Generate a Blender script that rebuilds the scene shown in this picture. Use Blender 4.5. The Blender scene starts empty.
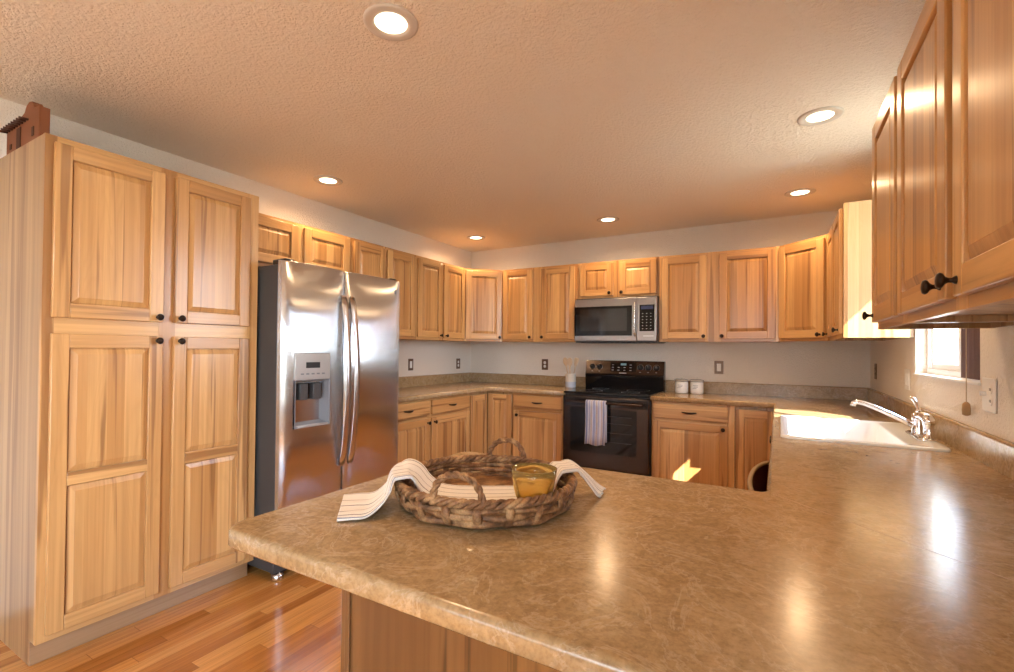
import bpy, bmesh, math, random
from mathutils import Vector, Matrix
random.seed(7)
PI = math.pi
S = bpy.context.scene
COL = S.collection

# ------------------------------------------------------------------ camera
cam_d = bpy.data.cameras.new('camera')
cam = bpy.data.objects.new('camera', cam_d); COL.objects.link(cam)
yaw, pitch, roll = 0.53510, 0.011282, 0.009995
fwd0 = Vector((-math.sin(yaw), math.cos(yaw), 0)); right0 = Vector((math.cos(yaw), math.sin(yaw), 0)); up0 = Vector((0, 0, 1))
fw = fwd0*math.cos(pitch) + up0*math.sin(pitch); u2 = up0*math.cos(pitch) - fwd0*math.sin(pitch)
rt = right0*math.cos(roll) + u2*math.sin(roll); up = u2*math.cos(roll) - right0*math.sin(roll)
m = Matrix((rt, up, -fw)).transposed().to_4x4(); m.translation = Vector((3.14266, -4.77215, 1.28444))
cam.matrix_world = m
cam_d.sensor_width = 36; cam_d.lens = 481.461/1014*36
cam_d.shift_x = (507-493.2335)/1014; cam_d.shift_y = (344.6128-336)/1014
cam_d.clip_start = 0.02
S.camera = cam

# ------------------------------------------------------------------ light and exposure
S.view_settings.view_transform = 'Standard'; S.view_settings.look = 'None'
S.view_settings.gamma = 1; S.view_settings.use_curve_mapping = False
S.view_settings.exposure = 0.06
wd = bpy.data.worlds.new('sky'); S.world = wd; wd.use_nodes = True
nt = wd.node_tree; nt.nodes.clear()
wo = nt.nodes.new('ShaderNodeOutputWorld'); bg = nt.nodes.new('ShaderNodeBackground')
tc = nt.nodes.new('ShaderNodeTexCoord'); sp = nt.nodes.new('ShaderNodeSeparateXYZ'); rp = nt.nodes.new('ShaderNodeValToRGB')
nt.links.new(tc.outputs['Generated'], sp.inputs[0]); nt.links.new(sp.outputs[2], rp.inputs[0])
rp.color_ramp.elements[0].position = 0.0; rp.color_ramp.elements[0].color = (.86, .92, 1, 1)
rp.color_ramp.elements[1].position = 0.6; rp.color_ramp.elements[1].color = (.38, .60, 1, 1)
nt.links.new(rp.outputs[0], bg.inputs[0]); nt.links.new(bg.outputs[0], wo.inputs[0])
# the sky is brighter on the sun's side
mu = [nt.nodes.new('ShaderNodeMath') for _ in range(3)]
mu[0].operation = 'MAXIMUM'; mu[0].inputs[1].default_value = 0; nt.links.new(sp.outputs[0], mu[0].inputs[0])
mu[1].operation = 'MULTIPLY'; mu[1].inputs[1].default_value = 20; nt.links.new(mu[0].outputs[0], mu[1].inputs[0])
mu[2].operation = 'ADD'; mu[2].inputs[1].default_value = 12; nt.links.new(mu[1].outputs[0], mu[2].inputs[0])
nt.links.new(mu[2].outputs[0], bg.inputs[1])
sun_d = bpy.data.lights.new('sun', 'SUN'); sun = bpy.data.objects.new('sun', sun_d); COL.objects.link(sun)
sun_d.energy = 36; sun_d.color = (1, .95, .87); sun_d.angle = 0.006
SUN = Vector((1, -.877, 1.1)).normalized()
sun.rotation_euler = SUN.to_track_quat('Z', 'Y').to_euler(); sun.location = SUN*12

RW = 3.7634; CEIL = 2.4448
REAR = -8.6; WT = .12
def portal(loc, rot, sx, sy):
    d = bpy.data.lights.new('window_portal', 'AREA'); d.shape = 'RECTANGLE'; d.size = sx; d.size_y = sy
    d.cycles.is_portal = True
    o = bpy.data.objects.new('window_portal', d); COL.objects.link(o); o.location = loc; o.rotation_euler = rot
WIN = (-2.40, -1.455, 1.185, 2.34)          # kitchen window: y0, y1, z0, z1
RWIN = (2.0, 3.5, 1.0, 2.25)               # wide window behind the camera: x0, x1, z0, z1
SWIN = (-8.1, -5.7, .5, 2.3)               # side window in the room behind the camera (right wall): y0,y1,z0,z1
portal((RW+WT+.01, (WIN[0]+WIN[1])/2, (WIN[2]+WIN[3])/2), (0, PI/2, 0), WIN[3]-WIN[2], WIN[1]-WIN[0])
portal(((RWIN[0]+RWIN[1])/2, REAR-WT-.01, (RWIN[2]+RWIN[3])/2), (PI/2, 0, PI), RWIN[1]-RWIN[0], RWIN[3]-RWIN[2])
portal((RW+WT+.01, (SWIN[0]+SWIN[1])/2, (SWIN[2]+SWIN[3])/2), (0, PI/2, 0), SWIN[3]-SWIN[2], SWIN[1]-SWIN[0])
LAMP_W = 8.0; LAMP_COL = (1, .66, .36); LENS = 5.0

# ------------------------------------------------------------------ materials
def new_mat(name):
    mt = bpy.data.materials.new(name); mt.use_nodes = True
    return mt, mt.node_tree, mt.node_tree.nodes['Principled BSDF']
def plain(name, col, rough=.5, metal=0, coat=0, spec=.5, emit=None, es=0, trans=0, ior=1.45):
    mt, t, b = new_mat(name)
    b.inputs['Base Color'].default_value = (*col, 1); b.inputs['Roughness'].default_value = rough
    b.inputs['Metallic'].default_value = metal; b.inputs['Coat Weight'].default_value = coat
    b.inputs['Specular IOR Level'].default_value = spec; b.inputs['Transmission Weight'].default_value = trans; b.inputs['IOR'].default_value = ior
    if emit: b.inputs['Emission Color'].default_value = (*emit, 1); b.inputs['Emission Strength'].default_value = es
    return mt
class T:
    """small node helper"""
    def __init__(s, t): s.t = t
    def n(s, typ, **k):
        o = s.t.nodes.new(typ)
        for a, v in k.items():
            setattr(o, a, v)
        return o
    def link(s, a, b): s.t.links.new(a, b)
    def val(s, sock, v):
        if hasattr(v, 'links') or isinstance(v, bpy.types.NodeSocket): s.t.links.new(v, sock)
        else: sock.default_value = v
    def math(s, op, a, b=0.0, c=None):
        o = s.n('ShaderNodeMath', operation=op); s.val(o.inputs[0], a); s.val(o.inputs[1], b)
        if c is not None: s.val(o.inputs[2], c)
        return o.outputs[0]
    def vec(s, x, y, z):
        o = s.n('ShaderNodeCombineXYZ'); s.val(o.inputs[0], x); s.val(o.inputs[1], y); s.val(o.inputs[2], z); return o.outputs[0]
    def noise(s, v, scale=1, detail=3, rough=.5, dist=0):
        o = s.n('ShaderNodeTexNoise'); s.link(v, o.inputs['Vector']); o.inputs['Scale'].default_value = scale
        o.inputs['Detail'].default_value = detail; o.inputs['Roughness'].default_value = rough; o.inputs['Distortion'].default_value = dist
        return o.outputs['Fac']
    def ramp(s, f, stops):
        o = s.n('ShaderNodeValToRGB'); s.link(f, o.inputs[0]); e = o.color_ramp.elements
        while len(e) < len(stops): e.new(.5)
        for q, (p, c) in zip(e, stops): q.position = p; q.color = (*c, 1) if len(c) == 3 else c
        return o.outputs[0]
    def mix(s, f, a, b, mode='MIX'):
        o = s.n('ShaderNodeMix', data_type='RGBA', blend_type=mode)
        s.val(o.inputs[0], f)
        for k, v in ((6, a), (7, b)):
            if isinstance(v, tuple): o.inputs[k].default_value = (*v, 1)
            else: s.link(v, o.inputs[k])
        return o.outputs[2]
    def bump(s, h, strength, dist):
        o = s.n('ShaderNodeBump'); s.link(h, o.inputs['Height']); o.inputs['Strength'].default_value = strength; o.inputs['Distance'].default_value = dist
        return o.outputs[0]

def wood(name, horiz=False, stave=.075, pale=(.67, .395, .158), mid=(.43, .205, .064), dark=(.20, .078, .024), rough=.33, coat=.25, streak=.75, deep=0.0):
    mt, t, b = new_mat(name); k = T(t)
    co = k.n('ShaderNodeTexCoord').outputs['Object']; sx = k.n('ShaderNodeSeparateXYZ'); k.link(co, sx.inputs[0])
    rnd = k.n('ShaderNodeObjectInfo').outputs['Random']
    xy = k.math('ADD', sx.outputs[0], k.math('MULTIPLY', sx.outputs[1], deep))
    acr, alo = (sx.outputs[2], xy) if horiz else (xy, sx.outputs[2])
    off = k.math('MULTIPLY', rnd, 37.3)
    wob = k.math('MULTIPLY', k.noise(k.vec(acr, off, 0.0), 6, 1), .05)
    ids = k.math('FLOOR', k.math('ADD', k.math('DIVIDE', k.math('ADD', acr, wob), stave), off))
    wn = k.n('ShaderNodeTexWhiteNoise', noise_dimensions='2D'); k.link(k.vec(ids, off, 0.0), wn.inputs['Vector'])
    tone = wn.outputs['Value']
    sh = k.math('MULTIPLY', ids, 3.71)
    grain = k.noise(k.vec(k.math('ADD', k.math('MULTIPLY', acr, 46), sh), off, k.math('MULTIPLY', alo, .9)), 1, 4, .55, .4)
    cath = k.noise(k.vec(k.math('ADD', k.math('MULTIPLY', acr, 9), sh), off, k.math('MULTIPLY', alo, .9)), 1, 2, .5, .8)
    ring = k.math('ABSOLUTE', k.math('SINE', k.math('MULTIPLY', cath, 46)))
    strk = k.noise(k.vec(k.math('ADD', k.math('MULTIPLY', acr, 19), k.math('MULTIPLY', sh, 1.7)), off, k.math('MULTIPLY', alo, .55)), 1, 3, .5, .4)
    c = k.mix(k.math('MULTIPLY', tone, .85), pale, mid)
    c = k.mix(k.math('MULTIPLY', k.math('SUBTRACT', 1.0, ring), .16), c, mid, 'MIX')
    sf = k.ramp(strk, [(.575, (0, 0, 0)), (.625, (1, 1, 1))])
    c = k.mix(k.math('MULTIPLY', sf, streak), c, dark)
    gv = k.ramp(grain, [(.3, (.72, .66, .60)), (.6, (1.06, 1.06, 1.06))])
    c = k.mix(.6, c, gv, 'MULTIPLY')
    k.link(c, b.inputs['Base Color']); b.inputs['Roughness'].default_value = rough
    b.inputs['Coat Weight'].default_value = coat; b.inputs['Coat Roughness'].default_value = .18
    k.link(k.bump(grain, .12, .002), b.inputs['Normal'])
    return mt
M = {}
M['wood'] = wood('hickory_vertical', stave=.30, streak=.65)
M['woodh'] = wood('hickory_horizontal', True, stave=.30, streak=.65)
M['panel'] = wood('hickory_staves', stave=.072, streak=.6)
M['side'] = wood('hickory_side_shaded', stave=.06, streak=.7, deep=1.0, pale=(.46, .29, .135), mid=(.31, .17, .068))  # same hickory, with the shade of the side faces put into its colour
M['toe'] = wood('hickory_toe_kick', True, stave=.2, pale=(.42, .25, .13), mid=(.30, .17, .08), streak=.5)
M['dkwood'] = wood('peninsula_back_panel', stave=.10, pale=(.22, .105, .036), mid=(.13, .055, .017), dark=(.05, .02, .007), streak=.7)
M['inside'] = plain('cabinet_interior', (.55, .38, .24), .6)

def make_wall(name, col, bs, dist, rough=.75):
    mt, t, b = new_mat(name); k = T(t); co = k.n('ShaderNodeTexCoord').outputs['Object']
    n1 = k.noise(co, bs, 4, .6); b.inputs['Base Color'].default_value = (*col, 1); b.inputs['Roughness'].default_value = rough
    k.link(k.bump(k.ramp(n1, [(.40, (0, 0, 0)), (.62, (1, 1, 1))]), .55, dist), b.inputs['Normal']); return mt
M['wall'] = make_wall('painted_wall', (.82, .74, .645), 95, .006, .45)
M['ceil'] = make_wall('ceiling_texture', (.84, .745, .64), 66, .007, .7)
M['white'] = plain('white_paint', (.85, .84, .82), .35)
M['vinyl'] = plain('white_vinyl', (.88, .89, .9), .3)

def make_floor():
    mt, t, b = new_mat('oak_plank_floor'); k = T(t)
    co = k.n('ShaderNodeTexCoord').outputs['Object']; sx = k.n('ShaderNodeSeparateXYZ'); k.link(co, sx.inputs[0])
    row = k.math('FLOOR', k.math('DIVIDE', sx.outputs[0], 0.0605))
    w1 = k.n('ShaderNodeTexWhiteNoise', noise_dimensions='1D'); k.link(row, w1.inputs['W'])
    yy = k.math('ADD', k.math('DIVIDE', sx.outputs[1], 1.15), k.math('MULTIPLY', w1.outputs['Value'], 9))
    seg = k.math('FLOOR', yy)
    w2 = k.n('ShaderNodeTexWhiteNoise', noise_dimensions='2D'); k.link(k.vec(row, seg, 0.0), w2.inputs['Vector'])
    tone = w2.outputs['Value']; sh = k.math('MULTIPLY', tone, 53)
    g = k.noise(k.vec(k.math('ADD', k.math('MULTIPLY', sx.outputs[0], 60), sh), k.math('MULTIPLY', sx.outputs[1], 2.2), sh), 1, 5, .6, .5)
    c = k.ramp(tone, [(0, (.36, .13, .026)), (.3, (.50, .20, .044)), (.75, (.60, .26, .062)), (1, (.66, .32, .095))])
    c = k.mix(.75, c, k.ramp(g, [(.3, (.62, .58, .52)), (.62, (1.1, 1.1, 1.1))]), 'MULTIPLY')
    fx = k.math('FRACT', k.math('DIVIDE', sx.outputs[0], 0.0605)); fy = k.math('FRACT', yy)
    gap = k.math('MAXIMUM', k.math('LESS_THAN', fx, .02), k.math('LESS_THAN', fy, .002))
    c = k.mix(k.math('MULTIPLY', gap, .6), c, (.08, .03, .01))
    k.link(c, b.inputs['Base Color']); b.inputs['Roughness'].default_value = .22; b.inputs['Coat Weight'].default_value = .3; b.inputs['Coat Roughness'].default_value = .12
    return mt
M['floor'] = make_floor()

def make_counter():
    mt, t, b = new_mat('stone_laminate'); k = T(t); co = k.n('ShaderNodeTexCoord').outputs['Object']
    big = k.noise(co, 3.2, 5, .6, .8); med = k.noise(co, 14, 6, .65, 1.2); fine = k.noise(co, 110, 3, .6)
    vein = k.math('ABSOLUTE', k.math('SUBTRACT', k.noise(co, 6.5, 6, .62, 1.8), .5))
    c = k.ramp(med, [(.30, (.32, .212, .105)), (.5, (.395, .270, .140)), (.70, (.455, .322, .182))])
    c = k.mix(.55, c, k.ramp(big, [(.3, (.78, .74, .68)), (.7, (1.12, 1.1, 1.06))]), 'MULTIPLY')
    c = k.mix(k.math('MULTIPLY', k.ramp(vein, [(0, (1, 1, 1)), (.028, (0, 0, 0))]), .50), c, (.55, .42, .28))
    c = k.mix(.55, c, k.ramp(fine, [(.33, (.62, .60, .58)), (.6, (1.08, 1.08, 1.08))]), 'MULTIPLY')
    k.link(c, b.inputs['Base Color'])
    b.inputs['Roughness'].default_value = .20
    k.link(k.bump(med, .05, .002), b.inputs['Normal']); b.inputs['Specular IOR Level'].default_value = .5
    return mt
M['counter'] = make_counter()

def steel(name, col=(.60, .61, .63), rough=.25, aniso=1.0, rot=.0, wave=0):
    mt, t, b = new_mat(name); k = T(t)
    b.inputs['Base Color'].default_value = (*col, 1); b.inputs['Metallic'].default_value = 1; b.inputs['Roughness'].default_value = rough
    b.inputs['Anisotropic'].default_value = aniso; b.inputs['Anisotropic Rotation'].default_value = rot
    tg = k.n('ShaderNodeTangent', direction_type='RADIAL', axis='Z'); k.link(tg.outputs[0], b.inputs['Tangent'])
    if wave:
        co = k.n('ShaderNodeTexCoord').outputs['Object']
        k.link(k.bump(k.noise(co, 3.0, 2, .5), wave, .02), b.inputs['Normal'])
    return mt
M['steel'] = steel('brushed_steel', wave=.12)
M['steelh'] = steel('brushed_steel_trim', (.30, .275, .26), .28, .5)
M['steeld'] = steel('steel_dark_reflection', (.06, .047, .043), .2, .5)  # dark reflections of the room put into the range steel's base colour
M['handle'] = plain('satin_steel', (.62, .61, .60), .25, 1)
M['chrome'] = plain('chrome', (.85, .85, .86), .06, 1)
M['bronze'] = plain('oil_rubbed_bronze', (.030, .018, .012), .3, .7)
M['black'] = plain('black_glass', (.004, .004, .005), .06, 0, spec=.35)
M['dkglass'] = plain('dark_window_glass', (.012, .012, .014), .08, spec=.7)
M['blackp'] = plain('black_plastic', (.012, .012, .013), .35)
M['dgrey'] = plain('dark_grey_enamel', (.055, .054, .055), .4)
M['grey'] = plain('grey_plastic', (.20, .21, .235), .35)
M['lgrey'] = plain('light_grey_plastic', (.46, .45, .44), .3, .6)
M['mark'] = plain('printed_mark', (.40, .40, .40), .5)
M['screen'] = plain('lit_display', (.01, .015, .03), .2, emit=(.10, .16, .6), es=.06)
M['digits'] = plain('lit_digits', (.1, .2, .2), .3, emit=(.5, .8, .9), es=.15)
M['porc'] = plain('white_porcelain', (.80, .79, .76), .12, coat=.3)
M['ceramic'] = plain('cream_ceramic', (.74, .68, .58), .3)
M['bluec'] = plain('pale_blue_glaze', (.55, .60, .70), .25)
M['spoonwood'] = plain('pale_beech', (.70, .52, .34), .5)
M['plate'] = plain('white_switch_plate', (.82, .80, .76), .35)
M['bplate'] = plain('bronze_switch_plate', (.16, .10, .065), .35, .5)
M['lens'] = plain('lit_lamp_lens', (1, .95, .85), .4, emit=(1, .86, .62), es=LENS)
M['trimw'] = plain('lamp_trim_white', (.62, .56, .50), .4)
def make_pane():
    mt, t, b = new_mat('window_glass'); k = T(t); out = [n for n in t.nodes if n.type == 'OUTPUT_MATERIAL'][0]
    lw = k.n('ShaderNodeLayerWeight'); lw.inputs[0].default_value = .5; fac = k.math('ADD', .04, k.math('MULTIPLY', k.math('POWER', lw.outputs['Facing'], 5.0), .7))
    tr = k.n('ShaderNodeBsdfTransparent'); tr.inputs[0].default_value = (.95, .97, .96, 1); gl = k.n('ShaderNodeBsdfGlossy'); gl.inputs['Roughness'].default_value = .02
    mx = k.n('ShaderNodeMixShader'); k.link(fac, mx.inputs[0]); k.link(tr.outputs[0], mx.inputs[1]); k.link(gl.outputs[0], mx.inputs[2]); k.link(mx.outputs[0], out.inputs[0])
    t.nodes.remove(b); return mt
M['glass'] = make_pane()
M['red'] = plain('dark_red_lining', (.10, .022, .012), .45)
M['tan'] = plain('tan_plastic_rim', (.36, .25, .14), .4)
M['terra'] = plain('terracotta_clay', (.20, .062, .020), .6)
M['terrad'] = plain('dark_clay', (.06, .018, .008), .7)
M['siding'] = plain('exterior_siding', (.55, .50, .45), .7)
M['ground'] = plain('exterior_dry_grass', (.34, .30, .20), .9)
M['cord'] = plain('cream_cord', (.55, .42, .28), .6)
M['beadw'] = plain('wooden_tassel', (.40, .24, .11), .5)

def make_amber():
    mt, t, b = new_mat('amber_glass'); k = T(t)
    b.inputs['Base Color'].default_value = (.90, .66, .22, 1); b.inputs['Roughness'].default_value = .05; b.inputs['Transmission Weight'].default_value = .85; b.inputs['IOR'].default_value = 1.35
    return mt
M['amber'] = make_amber()
def make_wicker():
    mt, t, b = new_mat('woven_hyacinth'); k = T(t); co = k.n('ShaderNodeTexCoord').outputs['Object']
    n = k.noise(co, 28, 4, .6); f = k.noise(co, 260, 2, .5)
    c = k.ramp(n, [(.3, (.060, .024, .008)), (.48, (.21, .095, .035)), (.66, (.47, .27, .12))])
    c = k.mix(.6, c, k.ramp(f, [(.3, (.55, .52, .5)), (.6, (1.1, 1.1, 1.1))]), 'MULTIPLY')
    k.link(c, b.inputs['Base Color']); b.inputs['Roughness'].default_value = .6; k.link(k.bump(f, .5, .002), b.inputs['Normal']); return mt
M['wicker'] = make_wicker()
def make_cloth(name, base, stripes, weave=900):
    """stripes: list of (centre, half width, colour) over u in 0..1"""
    mt, t, b = new_mat(name); k = T(t); uv = k.n('ShaderNodeUVMap').outputs[0]; sx = k.n('ShaderNodeSeparateXYZ'); k.link(uv, sx.inputs[0])
    stops = []; c = None
    prev = None
    for (u, w, colr) in stripes:
        d = k.math('ABSOLUTE', k.math('SUBTRACT', sx.outputs[0], u)); f = k.math('LESS_THAN', d, w)
        c = k.mix(f, c if c is not None else base, colr)
    n = k.noise(k.vec(k.math('MULTIPLY', sx.outputs[0], 160), k.math('MULTIPLY', sx.outputs[1], 160), 0.0), 1, 2)
    c = k.mix(.35, c, k.ramp(n, [(.3, (.75, .75, .75)), (.7, (1.08, 1.08, 1.08))]), 'MULTIPLY')
    k.link(c, b.inputs['Base Color']); b.inputs['Roughness'].default_value = .9; b.inputs['Sheen Weight'].default_value = .2
    return mt
GR = (.20, .165, .15); BL = (.25, .27, .36)
M['towel'] = make_cloth('striped_linen', (.82, .76, .68), [(.035, .007, GR), (.20, .008, (.36, .28, .22)), (.37, .007, GR), (.52, .010, (.34, .27, .22)), (.63, .006, GR), (.685, .012, BL), (.76, .012, GR), (.85, .006, GR), (.92, .02, BL)])
M['oventowel'] = make_cloth('blue_striped_cotton', (.50, .50, .56), [(.07, .04, (.16, .19, .33)), (.20, .025, (.30, .33, .48)), (.31, .015, (.42, .34, .30)), (.43, .05, (.26, .29, .44)), (.56, .02, (.45, .33, .25)), (.66, .03, (.34, .37, .52)), (.80, .02, (.42, .32, .26)), (.90, .04, (.22, .25, .40))])
M['blind'] = plain('plum_brown_blind', (.23, .155, .15), .7)

# ------------------------------------------------------------------ mesh helpers
class G:
    def __init__(s): s.bm = bmesh.new()
    def _fin(s, faces, mi, smooth=False):
        for f in faces: f.material_index = mi; f.smooth = smooth
    def box(s, x0, x1, y0, y1, z0, z1, mi=0, bev=0, seg=2):
        r = bmesh.ops.create_cube(s.bm, size=1); vs = r['verts']
        for v in vs:
            v.co = Vector((x0+(x1-x0)*(v.co.x+.5), y0+(y1-y0)*(v.co.y+.5), z0+(z1-z0)*(v.co.z+.5)))
        fs = set(f for v in vs for f in v.link_faces)
        s._fin(fs, mi)
        if bev:
            es = list(set(e for v in vs for e in v.link_edges))
            r = bmesh.ops.bevel(s.bm, geom=es, offset=bev, segments=seg, affect='EDGES', profile=.5)
            s._fin(r['faces'], mi, True)
        return s
    def rings(s, rings, mi=0, closed=True, cap0=False, cap1=False, smooth=True, loop=False):
        R = [[s.bm.verts.new(p) for p in r] for r in rings]; n = len(R[0]); fs = []
        seq = list(zip(R[:-1], R[1:])) + ([(R[-1], R[0])] if loop else [])
        for a, b in seq:
            for i in range(n if closed else n-1):
                j = (i+1) % n
                try: fs.append(s.bm.faces.new((a[i], a[j], b[j], b[i])))
                except ValueError: pass
        s._fin(fs, mi, smooth)
        caps = []
        if cap0: caps.append(s.bm.faces.new(list(reversed(R[0]))))
        if cap1: caps.append(s.bm.faces.new(R[-1]))
        s._fin(caps, mi, False)
        return R
    def lathe(s, prof, c=(0, 0, 0), axis='z', n=24, mi=0, smooth=True, cap0=False, cap1=False):
        c = Vector(c); rr = []
        for (r, h) in prof:
            ring = []
            for i in range(n):
                a = 2*PI*i/n; p = Vector((r*math.cos(a), r*math.sin(a), h))
                if axis == 'y': p = Vector((p.x, -p.z, p.y))      # height runs to -y
                if axis == 'x': p = Vector((p.z, p.x, p.y))
                if axis == '-x': p = Vector((-p.z, -p.x, p.y))
                ring.append(c+p)
            rr.append(ring)
        s.rings(rr, mi, True, cap0, cap1, smooth); return s
    def tube(s, pts, r, n=10, mi=0, caps=True, loop=False, flat=None, smooth=True):
        pts = [Vector(p) for p in pts]; k = len(pts); rr = []
        prevn = None
        for i, p in enumerate(pts):
            if loop: d = pts[(i+1) % k]-pts[i-1]
            else: d = pts[min(i+1, k-1)]-pts[max(i-1, 0)]
            d.normalize()
            if prevn is None:
                a = Vector((0, 0, 1)) if abs(d.z) < .9 else Vector((1, 0, 0))
                nn = d.cross(a).normalized()
            else:
                nn = (prevn - d*prevn.dot(d)).normalized()
            prevn = nn; bb = d.cross(nn)
            q = r[i] if isinstance(r, (list, tuple)) else r
            fa, fb = flat if flat else (1, 1)
            rr.append([p + nn*q*fa*math.cos(2*PI*j/n) + bb*q*fb*math.sin(2*PI*j/n) for j in range(n)])
        s.rings(rr, mi, True, caps and not loop, caps and not loop, smooth, loop); return s
    def prism(s, poly, z0, z1, mi=0, bev=0, seg=2, axis='z'):
        def P(a, b, c):
            return {'z': (a, b, c), 'x': (c, a, b), 'y': (a, c, b)}[axis]
        bot = [s.bm.verts.new(P(x, y, z0)) for x, y in poly]; top = [s.bm.verts.new(P(x, y, z1)) for x, y in poly]
        n = len(poly); fs = [s.bm.faces.new(list(reversed(bot))), s.bm.faces.new(top)]
        for i in range(n): fs.append(s.bm.faces.new((bot[i], bot[(i+1) % n], top[(i+1) % n], top[i])))
        s._fin(fs, mi)
        if bev:
            es = list(set(e for f in fs[:2] for e in f.edges))
            r = bmesh.ops.bevel(s.bm, geom=es, offset=bev, segments=seg, affect='EDGES', profile=.5); s._fin(r['faces'], mi, True)
        return s
    def build(s, name, mats, parent=None, loc=(0, 0, 0), rotz=0, rot=None):
        bmesh.ops.recalc_face_normals(s.bm, faces=s.bm.faces)
        me = bpy.data.meshes.new(name); s.bm.to_mesh(me); s.bm.free()
        for q in (mats if isinstance(mats, (list, tuple)) else [mats]): me.materials.append(M[q] if isinstance(q, str) else q)
        o = bpy.data.objects.new(name, me); COL.objects.link(o)
        if parent: o.parent = parent
        o.location = loc; o.rotation_euler = rot if rot else (0, 0, rotz)
        return o
def tag(o, label, cat, group=None):
    o['label'] = label; o['category'] = cat
    if group: o['group'] = group
    return o
def thing(name, label, cat, loc=(0, 0, 0), rotz=0, group=None):
    o = bpy.data.objects.new(name, None); COL.objects.link(o); o.location = loc; o.rotation_euler = (0, 0, rotz); o.empty_display_size = .1
    return tag(o, label, cat, group)
def struct(o): o['kind'] = 'structure'; return o
def arc(cx, cy, r, a0, a1, n): return [(cx+r*math.cos(a0+(a1-a0)*i/n), cy+r*math.sin(a0+(a1-a0)*i/n)) for i in range(n+1)]

# ------------------------------------------------------------------ the room
g = G(); g.box(-.12, RW+.12, REAR-.12, .12, -.1, 0); struct(g.build('floor', 'floor'))
g = G(); g.box(-.12, RW+.12, REAR-.12, .12, CEIL, CEIL+.12); struct(g.build('ceiling', 'ceil'))
g = G(); g.box(-.12, 0, REAR, 0, 0, CEIL); struct(g.build('wall_left', 'wall'))
g = G(); g.box(-.12, RW+.12, 0, .12, 0, CEIL); struct(g.build('wall_back', 'wall'))
def pierced(g, a0, a1, z0, z1, holes, emit):
    """a wall slab in (a, z) with rectangular holes, sorted along a, as one welded solid"""
    As = sorted({a0, a1, *[h[0] for h in holes], *[h[1] for h in holes]}); Zs = sorted({z0, z1, *[h[2] for h in holes], *[h[3] for h in holes]})
    solid = lambda i, j: 0 <= i < len(As)-1 and 0 <= j < len(Zs)-1 and not any(h[0] <= (As[i]+As[i+1])/2 <= h[1] and h[2] <= (Zs[j]+Zs[j+1])/2 <= h[3] for h in holes)
    V = {}
    def v(a, z, s):
        if (a, z, s) not in V: V[(a, z, s)] = g.bm.verts.new(emit(a, z, s))
        return V[(a, z, s)]
    for i in range(len(As)-1):
        for j in range(len(Zs)-1):
            if not solid(i, j): continue
            A, B, Cc, D = As[i], As[i+1], Zs[j], Zs[j+1]
            for s in (0, 1): g.bm.faces.new((v(A, Cc, s), v(B, Cc, s), v(B, D, s), v(A, D, s)))
            for (di, dj, p, q) in ((-1, 0, (A, Cc), (A, D)), (1, 0, (B, Cc), (B, D)), (0, -1, (A, Cc), (B, Cc)), (0, 1, (A, D), (B, D))):
                if not solid(i+di, j+dj): g.bm.faces.new((v(*p, 0), v(*q, 0), v(*q, 1), v(*p, 1)))
g = G(); pierced(g, REAR, 0, 0, CEIL, [WIN, SWIN], lambda a, z, s: (RW+WT*s, a, z)); struct(g.build('wall_right', 'wall'))
g = G(); pierced(g, -.12, RW+.12, 0, CEIL, [RWIN], lambda a, z, s: (a, REAR-WT*s, z)); struct(g.build('wall_rear', 'wall'))
# unseen eave added to cut the sun in the kitchen window, and the ground
g = G(); g.box(RW+WT, RW+.64, -9, .5, 2.484, 2.63); struct(g.build('sun_blocking_eave', 'siding'))
g = G(); g.box(-40, 40, -60, 40, -.5, -.4); struct(g.build('exterior_ground', 'ground'))

def window_unit(name, plane, holes, mull, fx):
    """plane: fn(a,z,depth)->xyz, depth from the inner wall face outward"""
    a0, a1, z0, z1 = holes
    w = bpy.data.objects.new(name, None); COL.objects.link(w); struct(w)
    def ring(nm, A0, A1, Z0, Z1, t, d0, d1):
        g = G(); pierced(g, A0, A1, Z0, Z1, [(A0+t, A1-t, Z0+t, Z1-t)], lambda a, z, s: plane(a, z, d0+(d1-d0)*s)); return g.build(nm, 'vinyl', w)
    ring('window_frame', a0+.002, a1-.002, z0+.002, z1-.002, .025, .045, .112)
    xs = [a0+.027] + mull + [a1-.027]
    for i in range(len(xs)-1):
        sa = ring('sash', xs[i]+.001, xs[i+1]-.001, z0+.028, z1-.028, .026, .06, .098)
        g = G(); P = [plane(a, z, d) for d in (.078, .082) for a, z in ((xs[i]+.026, z0+.053), (xs[i+1]-.026, z0+.053), (xs[i+1]-.026, z1-.053), (xs[i]+.026, z1-.053))]
        V = [g.bm.verts.new(p) for p in P]
        for f in ((0, 1, 2, 3), (7, 6, 5, 4), (0, 4, 5, 1), (1, 5, 6, 2), (2, 6, 7, 3), (3, 7, 4, 0)): g.bm.faces.new([V[q] for q in f])
        pn = g.build('glass_pane', 'glass', sa)
    return w
w1 = window_unit('window_1', lambda a, z, d: (RW+d, a, z), WIN, [-1.93], 0)
g = G(); g.box(RW-.010, RW+.044, WIN[0]-.012, WIN[1]+.012, 1.175, 1.186, bev=.003); g.build('window_sill', 'white', w1)
window_unit('window_2', lambda a, z, d: (a, REAR-d, z), RWIN, [2.75], 0)
window_unit('window_3', lambda a, z, d: (RW+d, a, z), SWIN, [-6.9], 0)

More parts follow.
